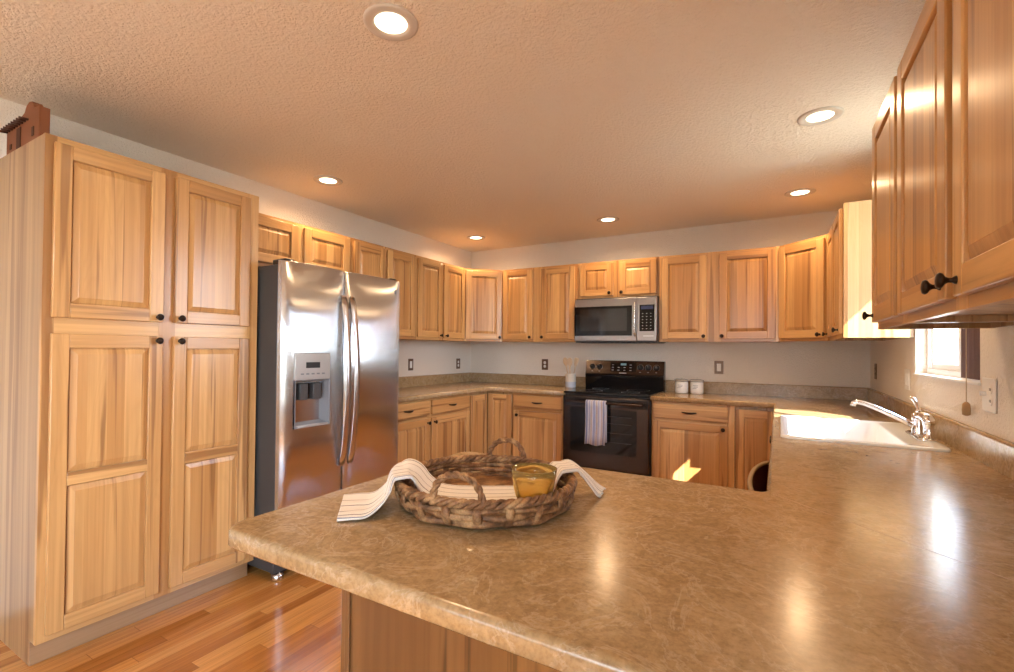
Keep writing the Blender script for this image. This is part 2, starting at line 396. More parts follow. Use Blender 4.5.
# gathered blind at the near side of the kitchen window
bl = thing('window_blind', 'plum brown window blind gathered at the near side of the kitchen window', 'blind', (RW+.02, -2.25, WIN[2]+.004))
g = G(); pts = []
N = 44
for i in range(N+1):
    y = .135 - .27*i/N; pts.append((.012*math.sin(i*PI/2.2)+.004, y))
rr = [[(x, y, z) for x, y in pts] + [(x+.004, y, z) for x, y in reversed(pts)] for z in (.003, .28, .56, .84, 1.115)]
g.rings(rr, 0, True, True, True, True); g.build('gathered_fabric', 'blind', bl)
g = G(); g.box(-.012, .03, -.14, .78, 1.117, 1.148, bev=.003); g.build('head_rail', 'vinyl', bl)
g = G(); cpts = [(-.038, -.075+.012*math.sin(i/4)*(i < 8), 1.10-.0457*i) for i in range(27)]
g.tube(cpts, .0018, 6); g.tube([(-.038, -.075, 1.10), (-.012, -.07, 1.12)], .0018, 6); g.build('pull_cord', 'cord', bl)
g = G(); g.lathe([(.004, .02), (.011, .012), (.013, -.01), (.012, -.028), (.004, -.032)], (-.038, -.075, -.10), n=12, cap0=True, cap1=True); g.build('tassel', 'beadw', bl)

# ------------------------------------------------------------------ cabinets
KN = None
def knob(door, x, z, yf=-.021):
    global KN
    if KN is None:
        g = G(); g.lathe([(.0, 0), (.0085, 0), (.0075, .003), (.005, .006), (.0048, .012), (.008, .017), (.0145, .021), (.016, .025), (.0135, .029), (.006, .031), (.0, .0315)], axis='y', n=18)
        o = g.build('knob', 'bronze', door); KN = o
    else:
        o = KN.copy(); COL.objects.link(o); o.parent = door
    o.location = (x, yf+.001, z)
PULL = None
def pull(drawer, x, z):
    global PULL
    if PULL is None:
        g = G(); n = 16; pts = []; rad = []
        for i in range(n+1):
            t = i/n*2-1; pts.append((t*.055, -.022*max(0, 1-t*t*1.02)-.003, -.004*(1-t*t))); rad.append(.0035+.0045*(1-t*t))
        g.tube(pts, rad, 10); o = g.build('drawer_pull', 'bronze', drawer); PULL = o
    else:
        o = PULL.copy(); COL.objects.link(o); o.parent = drawer
    o.location = (x, -.0205, z)
def door(root, x0, x1, z0, z1, yb, kn=None, mid=None, loc=None, rotz=0, sw=.058):
    """yb: local y of the door's back; kn: knob in root coordinates (x, z); mid: rail between two panels (root z)"""
    w, h = x1-x0, z1-z0; sw = min(sw, w*.27)
    g = G()
    g.box(0, sw, -.02, 0, 0, h, 0, .0035); g.box(w-sw, w, -.02, 0, 0, h, 0, .0035)
    rails = [(0, sw), (h-sw, h)]
    if mid: rails.insert(1, (mid[0]-z0, mid[1]-z0))
    for a, b in rails: g.box(sw-.001, w-sw+.001, -.0198, -.0005, a, b, 1, .003)
    L = Vector((x0, yb-.0006, z0)) if loc is None else Vector(loc)
    d = g.build('door', ['wood', 'woodh'], root, L, rotz)
    for (a, b) in zip(rails[:-1], rails[1:]):
        pw, ph = w-2*sw+.006, b[0]-a[1]+.006; hx, hz = pw/2, ph/2
        g = G(); R = lambda i, y: [(-hx+i, y, -hz+i), (hx-i, y, -hz+i), (hx-i, y, hz-i), (-hx+i, y, hz-i)]
        e = min(.020, pw*.15)
        g.rings([R(0, -.003), R(0, -.0075), R(.006, -.0075), R(.008, -.010), R(.008+e, -.0165), R(.0095+e, -.0175)], 0, True, True, True, False)
        g.build('raised_panel', 'panel', d, (w/2, 0, (a[1]+b[0])/2))
    if kn: knob(d, kn[0]-x0, kn[1]-z0)
    return d
def drawer(root, x0, x1, z0, z1, yb):
    w, h = x1-x0, z1-z0; g = G(); g.box(0, w, -.02, 0, 0, h, 0, .006, 3)
    d = g.build('drawer', 'woodh', root, (x0, yb-.0006, z0)); pull(d, w/2, h/2); return d
def face_frame(root, W, z0, z1, yb, doors, loc=None, rotz=0, th=.019):
    """stiles and rails around the openings as one board-built frame"""
    g = G(); xs = sorted({d[0] for d in doors}); 
    eds = [0] + sorted(sum([[d[0]+.012, d[1]-.012] for d in doors], [])) + [W]
    cols = []; 
    for d in sorted(doors): 
        if not cols or d[0] > cols[-1][0]+.03: cols.append([d[0]+.012, d[1]-.012])
    e = [0]
    for c in cols: e += c
    e += [W]
    for i in range(0, len(e), 2): g.box(e[i], e[i+1], yb, yb+th, z0, z1, 0)
    for (a, b) in cols:
        rows = sorted([(d[2]+.012, d[3]-.012) for d in doors if abs(d[0]+.012-a) < .03]); q = [z0] + [v for r in rows for v in r] + [z1]
        for i in range(0, len(q), 2): g.box(a, b, yb+.0005, yb+th, q[i], q[i+1], 1)
    return g.build('face_frame', ['wood', 'woodh'], root, loc or (0, 0, 0), rotz)
def carcass(root, W, D, z0, z1, under=.018, toe=0, top=True):
    """open-bottomed box: sides, back, top, raised bottom; front closed behind the face frame"""
    g = G(); yb, yf = -.002, -D+.0195
    if toe:
        prof = [(yb, 0), (yb, z1), (yf, z1), (yf, toe), (yf+.055, toe), (yf+.055, 0)]
        g.prism(prof, 0.001, .019, axis='x'); g.prism(prof, W-.019, W-.001, axis='x')
        g.box(.018, W-.018, yf+.001, yb-.001, toe, toe+.018); g.box(.018, W-.018, yf+.001, yb-.001 if top else yf+.03, z1-.019, z1-.001)
        g.box(.018, W-.018, yb-.012, yb-.002, toe, z1-.01)
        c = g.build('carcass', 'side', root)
        g = G(); g.box(.0, W, yf+.035, yf+.054, 0.001, toe-.001, bev=.001); g.build('toe_kick', 'toe', root)
    else:
        g.box(0.001, .018, yf, yb, z0, z1); g.box(W-.018, W-.001, yf, yb, z0, z1)
        g.box(.017, W-.017, yf+.001, yb-.001, z0+under, z0+under+.016); g.box(.017, W-.017, yf+.001, yb-.001, z1-.017, z1-.001)
        g.box(.017, W-.017, yb-.012, yb-.001, z0+.001, z1-.002)
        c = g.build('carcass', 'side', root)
    g = G(); return c
def cabinet(name, label, loc, rotz, W, D, z0, z1, doors=(), drawers=(), toe=0, group=None, top=True):
    root = thing(name, label, 'cabinet', loc, rotz, group)
    carcass(root, W, D, z0, z1, toe=toe, top=top)
    face_frame(root, W, toe if toe else z0, z1, -D, [d[:4] for d in doors] + [d[:4] for d in drawers])
    for d in doors: door(root, *d[:4], -D, d[4] if len(d) > 4 else None, d[5] if len(d) > 5 else None)
    for d in drawers: drawer(root, *d[:4], -D)
    return root
R90, RM90 = PI/2, -PI/2
UB, UT = 1.374, 2.134        # uppers
# tall pantry
PY = -4.044
cabinet('pantry_cabinet', 'tall hickory pantry cabinet with four doors left of the refrigerator', (0.001, PY, 0), R90, .918, .624, 0, 2.134,
    [(.026, .432, 1.400, 2.106, (.407, 1.422)), (.480, .862, 1.400, 2.106, (.504, 1.422)),
     (.026, .432, .128, 1.334, (.407, 1.312), (.712, .766)), (.480, .862, .128, 1.334, (.504, 1.312), (.712, .766))], toe=.1)
GW = 'hickory wall cabinets'
# over the fridge
y0 = -3.124
cabinet('wall_cabinet', 'short hickory wall cabinet above the stainless refrigerator', (0.001, y0, 0), R90, .948, .326, 1.80, UT,
    [(.03, .475, 1.825, 2.112), (.522, .925, 1.825, 2.112)], group=GW)
y0 = -2.174
cabinet('wall_cabinet', 'two door hickory wall cabinet beside the right edge of the refrigerator', (0.001, y0, 0), R90, .772, .326, UB, UT,
    [(.025, .365, 1.398, 2.112, (.34, 1.42)), (.392, .748, 1.398, 2.112, (.418, 1.42))], group=GW)
y0 = -1.400
cabinet('wall_cabinet', 'hickory wall cabinet with two narrow doors above the left outlets', (0.001, y0, 0), R90, .788, .326, UB, UT,
    [(.014, .374, 1.398, 2.112, (.345, 1.42)), (.408, .762, 1.398, 2.112, (.437, 1.42))], group=GW)
def corner_upper(label, loc, rz, mirror):
    root = thing('corner_wall_cabinet', label, 'cabinet', loc, 0, 'corner wall cabinets')
    g = G(); s = -1 if mirror else 1
    p = [(s*.002, -.002), (s*.61, -.002), (s*.61, -.306), (s*.306, -.61), (s*.002, -.61)]
    if not mirror: p.reverse()
    g.prism(p, UB+.018, UT); 
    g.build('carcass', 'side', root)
    Lw = .4300
    L = Vector((.306, -.61, 0)) if not mirror else Vector((-.61, -.306, 0))
    n = Vector((1, -1, 0)).normalized() if not mirror else Vector((-1, -1, 0)).normalized()
    r = PI/4 if not mirror else -PI/4
    face_frame(root, Lw, UB, UT, 0, [(.02, Lw-.02, 1.398, 2.112)], loc=L+n*.0195, rotz=r, th=.0185)
    door(root, 0, Lw-.04, 1.398, 2.112, 0, (Lw-.04-.028, 1.42), loc=L+n*.0202+Vector((math.cos(r), math.sin(r), 0))*.02+Vector((0, 0, 1.398)), rotz=r)
    return root
corner_upper('diagonal corner wall cabinet with one door at the left back corner', (0, 0, 0), 0, False)
corner_upper('diagonal corner wall cabinet with one door at the right back corner', (RW, 0, 0), 0, True)
x0 = .612
cabinet('wall_cabinet', 'two door hickory wall cabinet between left corner cabinet and microwave', (x0, -.001, 0), 0, .845, .326, UB, UT,
    [(.018, .362, 1.398, 2.112, (.345, 1.42)), (.462, .820, 1.398, 2.112, (.482, 1.42))], group=GW)
x0 = 1.459
cabinet('wall_cabinet', 'short two door hickory wall cabinet directly above the microwave', (x0, -.001, 0), 0, .762, .326, 1.785, UT,
    [(.026, .352, 1.808, 2.112, (.322, 1.83)), (.412, .742, 1.808, 2.112, (.436, 1.83))], group=GW)
x0 = 2.223
cabinet('wall_cabinet', 'wide two door hickory wall cabinet right of the microwave', (x0, -.001, 0), 0, .929, .326, UB, UT,
    [(.022, .392, 1.398, 2.112, (.392-.02, 1.42)), (.490, .900, 1.398, 2.112, (.512, 1.42))], group=GW)
# right wall, between corner and window
cabinet('wall_cabinet', 'hickory wall cabinet with sunlit side panel left of the window', (RW-.001, -.612, 0), RM90, .828, .306, UB, UT,
    [(.03, .41, 1.398, 2.112, (.055, 1.42)), (.43, .80, 1.398, 2.112, (.775, 1.42))], group=GW)
# right wall, near camera
cabinet('wall_cabinet', 'single door hickory wall cabinet just right of the kitchen window', (RW-.001, -2.536, 0), RM90, .432, .306, UB, UT,
    [(.012, .408, 1.398, 2.112, (.04, 1.423))], group=GW)
cabinet('wall_cabinet', 'nearest hickory wall cabinet at the right edge with two dark knobs', (RW-.001, -2.970, 0), RM90, 1.02, .306, UB, UT,
    [(.014, .480, 1.398, 2.112, (.448, 1.428)), (.528, .992, 1.398, 2.112, (.556, 1.428))], group=GW)
# base cabinets
BT = .873
GB = 'hickory base cabinets'
cabinet('base_cabinet', 'hickory base cabinet with two drawers beside the refrigerator', (.001, -2.135, 0), R90, 1.200, .61, 0, BT,
    [(.02, .570, .128, .708, (.545, .672)), (.606, 1.178, .128, .708, (.632, .672))], [(.02, .570, .735, .858), (.606, 1.178, .735, .858)], toe=.1, group=GB)
def corner_base(label, loc, mirror, lens):
    a, b = lens; s = -1 if mirror else 1
    root = thing('corner_base_cabinet', label, 'cabinet', loc, 0, 'corner base cabinets')
    def L(d, z0, z1, nm, mt):
        p = [(s*.002, -.002), (s*a, -.002), (s*a, -d), (s*d, -d), (s*d, -b), (s*.002, -b)]
        if not mirror: p.reverse()
        g = G(); g.prism(p, z0, z1); return g.build(nm, mt, root)
    L(.609, .1, BT, 'carcass', 'side'); L(.555, .001, .099, 'toe_kick', 'toe')
    w1, w2 = a-.634, b-.634
    # door on the back-wall run
    X = .634 if not mirror else -a+.006
    door(root, X, X+w1-.006, .128, .848, -.61, None)
    if not mirror: door(root, 0, w2-.006, .128, .848, 0, None, loc=(.6106, -b+.006, .128), rotz=R90)
    else: door(root, 0, w2-.006, .128, .848, 0, None, loc=(-.6106, -.634, .128), rotz=RM90)
    return root
corner_base('corner base cabinet with two folding doors at the left back corner', (0, 0, 0), False, (.905, .933))
corner_base('corner base cabinet at the right back corner beside the sink counter', (RW, 0, 0), True, (.909, .933))
cabinet('base_cabinet', 'hickory base cabinet with one drawer left of the range', (.907, -.001, 0), 0, .548, .61, 0, BT,
    [(.018, .522, .128, .702, (.06, .662))], [(.018, .522, .728, .852)], toe=.1, group=GB)
cabinet('base_cabinet', 'hickory base cabinet with one wide drawer right of the range', (2.228, -.001, 0), 0, .624, .61, 0, BT,
    [(.016, .578, .128, .712, (.545, .682))], [(.016, .578, .738, .856)], toe=.1, group=GB)
# right run under the sink and the peninsula base
cabinet('sink_base_cabinet', 'hickory sink base cabinet under the counter by the window', (RW-.001, -.935, 0), RM90, 1.45, .61, 0, BT,
    [(.02, .71, .128, .85, (.68, .80)), (.74, 1.43, .128, .85, (.77, .80))], toe=.1, top=False)
cabinet('base_cabinet', 'hickory base cabinet between the sink and the peninsula', (RW-.001, -2.387, 0), RM90, .92, .61, 0, BT,
    [(.02, .45, .128, .85), (.475, .90, .128, .85)], toe=.1, group=GB)
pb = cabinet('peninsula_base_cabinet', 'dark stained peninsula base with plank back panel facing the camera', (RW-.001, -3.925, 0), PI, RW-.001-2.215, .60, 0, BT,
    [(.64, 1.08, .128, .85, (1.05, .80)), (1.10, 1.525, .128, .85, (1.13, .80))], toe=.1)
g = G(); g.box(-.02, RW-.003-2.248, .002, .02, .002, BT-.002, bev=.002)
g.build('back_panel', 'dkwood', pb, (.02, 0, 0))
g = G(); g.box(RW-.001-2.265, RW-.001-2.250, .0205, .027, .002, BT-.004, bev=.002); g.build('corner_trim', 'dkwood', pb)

# ------------------------------------------------------------------ worktops
def offset(poly, d):
    n = len(poly); out = []
    for i in range(n):
        p0, p1, p2 = (Vector(poly[i-1]), Vector(poly[i]), Vector(poly[(i+1) % n]))
        e1 = (p1-p0).normalized(); e2 = (p2-p1).normalized(); n1 = Vector((-e1.y, e1.x)); n2 = Vector((-e2.y, e2.x))
        mm = (n1+n2); mm = mm/max(.2, mm.dot(n1)); out.append(tuple(p1+mm*d))
    return out
def worktop(name, label, poly, z0, z1, r, hole=None):
    """poly counter-clockwise; rounded edges"""
    g = G(); rings = []
    prof = [(r*.55, z0)] + [(r*(1-math.sin(a)), z0+.006 if a == 0 else z1-r+r*(1-math.cos(PI/2-a))*0) for a in ()] 
    prof = [(.006, z0), (0, z0+.006)] + [(r*(1-math.cos(a)), z1-r+r*math.sin(a)) for a in [i*PI/2/5 for i in range(6)]]
    R = []
    for (d, z) in prof: R.append([g.bm.verts.new((x, y, z)) for x, y in offset(poly, d)])
    n = len(poly)
    for a, b in zip(R[:-1], R[1:]):
        for i in range(n):
            f = g.bm.faces.new((a[i], a[(i+1) % n], b[(i+1) % n], b[i])); f.smooth = True
    H = None
    if hole:
        HT = [g.bm.verts.new((x, y, z1)) for x, y in hole]; HB = [g.bm.verts.new((x, y, z0)) for x, y in hole]; H = (HT, HB); k = len(hole)
        for i in range(k): g.bm.faces.new((HT[i], HB[i], HB[(i+1) % k], HT[(i+1) % k]))
    def fill(ring, hr):
        es = []
        for L in ([ring] + ([hr] if hr else [])):
            for i in range(len(L)):
                es.append(g.bm.edges.get((L[i], L[(i+1) % len(L)])) or g.bm.edges.new((L[i], L[(i+1) % len(L)])))
        bmesh.ops.triangle_fill(g.bm, use_beauty=True, edges=es)
    fill(R[-1], H[0] if H else None); fill(R[0], H[1] if H else None)
    t = thing(name, label, 'countertop'); g.build('slab', 'counter', t); return t
def splash(t, path, nm='backsplash'):
    """path along the wall, list of (outer wall point, inner point)"""
    g = G(); prof = [(0, .9145), (1, .9145), (1, 1.009), (.85, 1.0145), (.55, 1.0165), (0, 1.0165)]; rr = []
    for (o, i) in path:
        rr.append([(o[0]+(i[0]-o[0])*a, o[1]+(i[1]-o[1])*a, z) for a, z in prof])
    g.rings(rr, 0, True, True, True, False); g.build(nm, 'counter', t)
Z0, Z1 = .8745, .914; DE = .648; PF, PN, PL = -3.289, -4.199, 2.145
rc = .05
poly = [(2.2245, -DE), (RW-DE, -DE), (RW-DE, PF)]
poly = [(2.2245, -.001), (2.2245, -DE), (RW-DE-.03, -DE), (RW-DE, -DE-.03), (RW-DE, PF+.015), (RW-DE-.015, PF)]
poly += arc(PL+rc, PF-rc, rc, PI/2, PI, 7) + arc(PL+rc, PN+rc, rc, PI, 1.5*PI, 7) + [(RW-.001, PN), (RW-.001, -.001)]
SX0, SX1, SY0, SY1 = 3.150, 3.712, -2.325, -1.50
hole = [(SX0+.03, SY0+.03), (SX1-.03, SY0+.03), (SX1-.03, SY1-.03), (SX0+.03, SY1-.03)]
wt = worktop('laminate_countertop', 'mottled tan laminate countertop running past the sink into the peninsula', poly, Z0, Z1, .012, hole)
splash(wt, [((2.2245, -.001), (2.2245, -.021)), ((RW-.001, -.001), (RW-.021, -.021)), ((RW-.001, PN+.005), (RW-.021, PN+.005))])
g = G(); d_ = Vector((1, -1, 0)).normalized(); n_ = Vector((1, 1, 0)).normalized(); a_ = Vector((3.127, -3.302, 0)); b_ = a_+d_*.86
g.rings([[tuple(p+n_*q+Vector((0, 0, z))) for q, z in ((-.0008, .9138), (-.0008, .91425), (.0008, .91425), (.0008, .9138))] for p in (a_, b_)], 0, True, True, True, False); g.build('mitre_seam', 'toe', wt)
poly = [(.001, -2.137), (DE, -2.137), (DE, -DE-.03), (DE+.03, -DE), (1.4555, -DE), (1.4555, -.001), (.001, -.001)]
wl = worktop('laminate_countertop', 'smaller L shaped laminate countertop between refrigerator and range', poly, Z0, Z1, .012)
splash(wl, [((1.4555, -.001), (1.4555, -.021)), ((.001, -.001), (.021, -.021)), ((.001, -2.137), (.021, -2.137))])

# ------------------------------------------------------------------ sink and faucet
def rrect(x0, x1, y0, y1, r, n=5):
    return arc(x1-r, y1-r, r, 0, PI/2, n) + arc(x0+r, y1-r, r, PI/2, PI, n) + arc(x0+r, y0+r, r, PI, 1.5*PI, n) + arc(x1-r, y0+r, r, 1.5*PI, 2*PI, n)
sk = thing('kitchen_sink', 'white drop in kitchen sink set in the counter under the window', 'sink', (0, 0, 0))
g = G()
def ring(x0, x1, y0, y1, r, z): return [(x, y, z) for x, y in rrect(x0, x1, y0, y1, r)]
bx1 = SX1-.115
outer = [ring(SX0, SX1, SY0, SY1, .04, .9146), ring(SX0, SX1, SY0, SY1, .04, .921), ring(SX0+.006, SX1-.006, SY0+.006, SY1-.006, .036, .926), ring(SX0+.022, SX1-.022, SY0+.022, SY1-.022, .03, .926)]
bowl = [ring(SX0+.036, bx1, SY0+.036, SY1-.036, .05, .922), ring(SX0+.042, bx1-.006, SY0+.042, SY1-.042, .05, .912), ring(SX0+.055, bx1-.02, SY0+.055, SY1-.055, .06, .77), ring(SX0+.09, bx1-.05, SY0+.09, SY1-.09, .05, .745)]
g.rings(outer+bowl, 0, True, False, True, True); g.build('basin', 'porc', sk)
g = G(); g.lathe([(.0, .006), (.02, .006), (.040, .004), (.044, .001), (.044, 0)], ((SX0+bx1)/2, (SY0+SY1)/2, .7455), n=20); g.build('drain', 'chrome', sk)
fa = thing('kitchen_faucet', 'chrome kitchen faucet with long raised spout on the white sink', 'faucet', (3.668, -2.02, .9265))
g = G(); pl = [(x, y) for x, y in rrect(-.028, .030, -.138, .125, .027, 6)]
g.rings([[(x, y, .0) for x, y in pl], [(x, y, .006) for x, y in pl], [(x*.8, y*.95, .011) for x, y in pl]], 0, True, True, True, True); g.build('deck_plate', 'chrome', fa)
g = G(); g.lathe([(.026, .0105), (.024, .02), (.022, .045), (.0225, .07), (.025, .085), (.023, .098), (.013, .104), (.0, .105)], n=24); g.build('body', 'chrome', fa)
g = G(); pts = [(-.015, 0, .05), (-.05, .003, .066), (-.10, .006, .092), (-.15, .009, .116), (-.19, .011, .132), (-.212, .012, .136), (-.226, .0125, .131), (-.230, .013, .118)]
g.tube(pts, [.013, .012, .0115, .0105, .0105, .0105, .011, .0115], 14); g.build('spout', 'chrome', fa)
g = G(); g.tube([(0, 0, .100), (0, .004, .118), (-.004, .012, .142), (-.012, .020, .160), (-.022, .026, .168)], [.010, .0085, .008, .0085, .006], 12); g.build('lever', 'chrome', fa)
g = G(); g.lathe([(.024, .0105), (.021, .018), (.018, .03), (.0175, .055), (.021, .068)], (0.012, -.105, 0), n=20)
g.tube([(.012, -.105, .066), (.012, -.105, .08), (.006, -.097, .094), (-.006, -.083, .100), (-.02, -.068, .096)], [.021, .0215, .02, .016, .012], 14); g.build('side_sprayer', 'chrome', fa)

# ------------------------------------------------------------------ refrigerator
fr = thing('refrigerator', 'stainless side by side refrigerator with door dispenser beside the pantry', 'refrigerator', (0.047, -3.114, 0), R90)
FW = .948
g = G(); g.box(.004, FW-.004, -.735, -.02, .05, 1.745, bev=.006); g.build('cabinet_body', 'dgrey', fr)
def fdoor(nm, x0, x1, z0, z1, cut=None):
    """slightly bulged stainless door with rounded vertical edges; cut: dispenser opening"""
    g = G(); w = x1-x0; yb, yf = -.742, -.787; pts = [(x0, yb)]; r = .016
    fr_ = []
    for i in range(15):
        t = i/14; x = x0+w*t; e = min(t, 1-t)*w
        rnd = 0 if e >= r else r-math.sqrt(max(0, r*r-(r-e)**2))
        fr_.append((x, yf-.020*(1-(2*t-1)**2)+rnd))
    if cut:
        cx0, cx1, cz0, cz1 = cut
        xs = sorted(set([p[0] for p in fr_ if not (cx0-.012 < p[0] < cx0+.012 or cx1-.012 < p[0] < cx1+.012)] + [cx0, cx1]))
    else: xs = [p[0] for p in fr_]
    def Y(x):
        t = (x-x0)/w; e = min(t, 1-t)*w; rnd = 0 if e >= r else r-math.sqrt(max(0, r*r-(r-e)**2)); return yf-.020*(1-(2*t-1)**2)+rnd
    zs = [z0, z0+.006, z1-.012, z1-.004, z1]; ins = [.006, 0, 0, .004, .014]
    if cut: zs = zs[:2]+[cz0, cz1]+zs[2:]; ins = ins[:2]+[0, 0]+ins[2:]
    V = [[g.bm.verts.new((x, Y(x)+d, z)) for x in xs] for z, d in zip(zs, ins)]
    for j in range(len(zs)-1):
        for i in range(len(xs)-1):
            if cut and abs(zs[j]-cut[2]) < 1e-6 and xs[i] >= cut[0]-1e-6 and xs[i+1] <= cut[1]+1e-6: continue
            f = g.bm.faces.new((V[j][i], V[j][i+1], V[j+1][i+1], V[j+1][i])); f.smooth = True
    nx, nz = len(xs)-1, len(zs)-1
    B = [g.bm.verts.new((x, yb, z)) for x, z in ((x0, z0), (x1, z0), (x1, z1), (x0, z1))]
    g.bm.faces.new((B[3], B[2], B[1], B[0]))
    def strip(fr_v, b0, b1): g.bm.faces.new(fr_v + [b1, b0])
    strip([V[0][i] for i in range(nx+1)], B[0], B[1]); strip([V[nz][i] for i in range(nx, -1, -1)], B[2], B[3])
    strip([V[j][0] for j in range(nz, -1, -1)], B[3], B[0]); strip([V[j][nx] for j in range(nz+1)], B[1], B[2])
    return g.build(nm, 'steel', fr)
FZ0, FZ1 = .115, 1.765
dl = fdoor('freezer_door', 0.0, .436, FZ0, FZ1, (.066, .312, .836, 1.258))
dr = fdoor('refrigerator_door', .442, FW, FZ0, FZ1)
for d, hx in ((dl, .405), (dr, .474)):
    g = G(); pts = []; n = 18
    for i in range(n+1):
        t = i/n; pts.append((hx, -.806-.052*math.sin(PI*t)**.8, .58+1.02*t))
    g.tube(pts, .0165, 12, flat=(.5, 1.35), caps=True)
    for zz in (.59, 1.59): g.box(hx-.014, hx+.014, -.812, -.795, zz-.02, zz+.02, bev=.003)
    g.build('door_handle', 'handle', d)
# dispenser
g = G(); g.box(.068, .310, -.806, -.795, 1.105, 1.256, bev=.003); g.box(.14, .235, -.8075, -.8055, 1.172, 1.205, 1)
for i in range(5): g.box(.105+i*.036, .125+i*.036, -.8072, -.8055, 1.135, 1.143, 2)
g.build('dispenser_panel', ['lgrey', 'blackp', 'grey'], dl)
g = G()
g.rings([[(.067, -.806, .837), (.311, -.806, .837), (.311, -.806, 1.104), (.067, -.806, 1.104)], [(.076, -.804, .846), (.302, -.804, .846), (.302, -.804, 1.1), (.076, -.804, 1.1)], [(.10, -.715, .87), (.278, -.715, .87), (.278, -.715, 1.085), (.10, -.715, 1.085)]], 0, True, False, True, False)
g.build('dispenser_recess', 'grey', dl)
g = G(); g.box(.115, .17, -.79, -.745, .99, 1.085, bev=.006); g.box(.205, .26, -.79, -.745, .99, 1.085, bev=.006); g.build('dispenser_lever', 'dgrey', dl)
g = G(); g.box(.085, .295, -.812, -.72, .838, .850, bev=.003); g.build('drip_tray', 'lgrey', dl)
for hx in (.02, .85):
    g = G(); g.box(hx, hx+.06, -.775, -.66, 1.7455, 1.778, bev=.008); g.build('hinge_cover', 'blackp', fr)
g = G(); g.box(.02, FW-.02, -.72, -.68, .035, .11, bev=.003); 
for i in range(7): g.box(.05, FW-.05, -.7225, -.7195, .043+i*.009, .047+i*.009)
g.build('base_grille', 'blackp', fr)
for fx in (.05, .86):
    g = G(); g.lathe([(.0, 0), (.030, 0), (.033, .006), (.033, .032), (.018, .038), (.014, .06)], (fx, -.705, .001), n=16); g.build('levelling_foot', 'handle', fr)
g = G(); g.box(.866, .884, -.7995, -.793, 1.665, 1.695, bev=.001); g.build('emblem', 'grey', dr)

# ------------------------------------------------------------------ range
rg = thing('kitchen_range', 'stainless and black electric range with striped towel on its door', 'oven', (1.4585, -.012, 0))
RWd = .7635
g = G(); g.box(.002, RWd-.002, -.62, 0, .03, .900, bev=.004); g.build('oven_body', 'blackp', rg)
g = G(); g.box(0, RWd, -.655, -.045, .9005, .921, 0, .006, 3); g.build('cooktop', 'black', rg)
for cx, cy, rr_ in ((.20, -.48, .105), (.56, -.48, .08), (.20, -.20, .08), (.56, -.20, .105)):
    g = G(); g.lathe([(rr_-.004, .0), (rr_-.004, .0006), (rr_, .0006), (rr_, .0)], (cx, cy, .9211), n=36, smooth=False); g.build('burner_ring', 'dgrey', rg)
bgd = G(); bgd.prism([(-.002, .9005), (-.002, 1.192), (-.05, 1.192), (-.085, 1.05), (-.075, .922), (-.044, .9005)], 0, RWd, axis='x', bev=.002)
bk = bgd.build('backguard', 'black', rg)
def slant(z): return -.05 - .035*(1.192-z)/.142
g = G(); V = []
def slab(g, x0, x1, z0, z1, t=.003, mi=0, base=0.0006):
    nrm = Vector((0, -.142, .035)).normalized()
    q = []
    for (x, z) in ((x0, z0), (x1, z0), (x1, z1), (x0, z1)):
        for d in (base, base+t): q.append(Vector((x, slant(z), z))+nrm*d)
    vs = [g.bm.verts.new(p) for p in q]
    fs = [g.bm.faces.new([vs[i] for i in f]) for f in ((0, 2, 4, 6), (1, 3, 5, 7), (0, 1, 3, 2), (2, 3, 5, 4), (4, 5, 7, 6), (6, 7, 1, 0))]
    for f in fs: f.material_index = mi
slab(g, .006, RWd-.006, 1.062, 1.188); g.build('control_panel', 'steeld', bk)
g = G(); slab(g, .255, .505, 1.085, 1.178, .0015, 0, .004)
for i in range(4):
    for j in range(3):
        if 1 <= i <= 2 and j == 2: continue
        slab(g, .268+i*.058, .288+i*.058, 1.096+j*.026, 1.102+j*.026, .0004, 1, .0056)
slab(g, .355, .41, 1.146, 1.166, .0004, 2, .0056)
g.build('display', ['black', 'mark', 'digits'], bk)
g = G(); slab(g, .345, .415, 1.068, 1.076, .0006, 0, .004); g.build('brand_mark', 'mark', bk)
nrm = Vector((0, -.142, .035)).normalized(); qr = nrm.to_track_quat('Z', 'Y').to_euler()
for kx in (.072, .144, .545, .62, .695):
    g = G(); g.lathe([(.0, .0), (.026, .0), (.026, .004), (.021, .006), (.019, .022), (.015, .025), (.0, .025)], n=20)
    kb = g.build('control_knob', 'blackp', bk, Vector((kx, slant(1.128), 1.128))+nrm*.0038, rot=qr)
    g = G(); g.box(-.0015, .0015, .002, .018, .0252, .0262); g.build('pointer', 'mark', kb)
    g = G(); slab(g, kx-.008, kx+.008, 1.082, 1.087, .0004, 0, .004); g.build('dial_mark', 'mark', bk)
    g = G(); g.tube([Vector((kx, slant(1.128), 1.128))+nrm*.0046+Vector((.030*math.cos(a), .0, .030*math.sin(a)*.97))+Vector((0, .030*math.sin(a)*.24, 0)) for a in [(-50+i*280/24)*PI/180 for i in range(25)]], .0012, 5); g.build('dial_scale', 'mark', bk)
od = G(); od.box(.004, RWd-.004, -.672, -.6215, .262, .885, 0, .006, 3); od = od.build('oven_door', 'steeld', rg)
g = G(); g.box(.075, RWd-.10, -.6745, -.6705, .395, .785, bev=.0015); g.box(.006, RWd-.006, -.674, -.6705, .80, .872, bev=.001); g.build('door_glass', 'black', od)
g = G()
for zz in (.50, .58, .66, .72): g.box(.39, .62, -.6752, -.6744, zz, zz+.0025)
g.build('oven_rack_lines', 'dgrey', od)
g = G(); g.tube([(.05, -.672, .838), (.052, -.70, .838), (.06, -.714, .838), (.10, -.718, .838)] + [(.1+i*.0563, -.718-.006*math.sin(PI*i/10), .838) for i in range(1, 11)] + [(RWd-.06, -.714, .838), (RWd-.052, -.70, .838), (RWd-.05, -.672, .838)], .0115, 12); g.build('oven_handle', 'steeld', od)
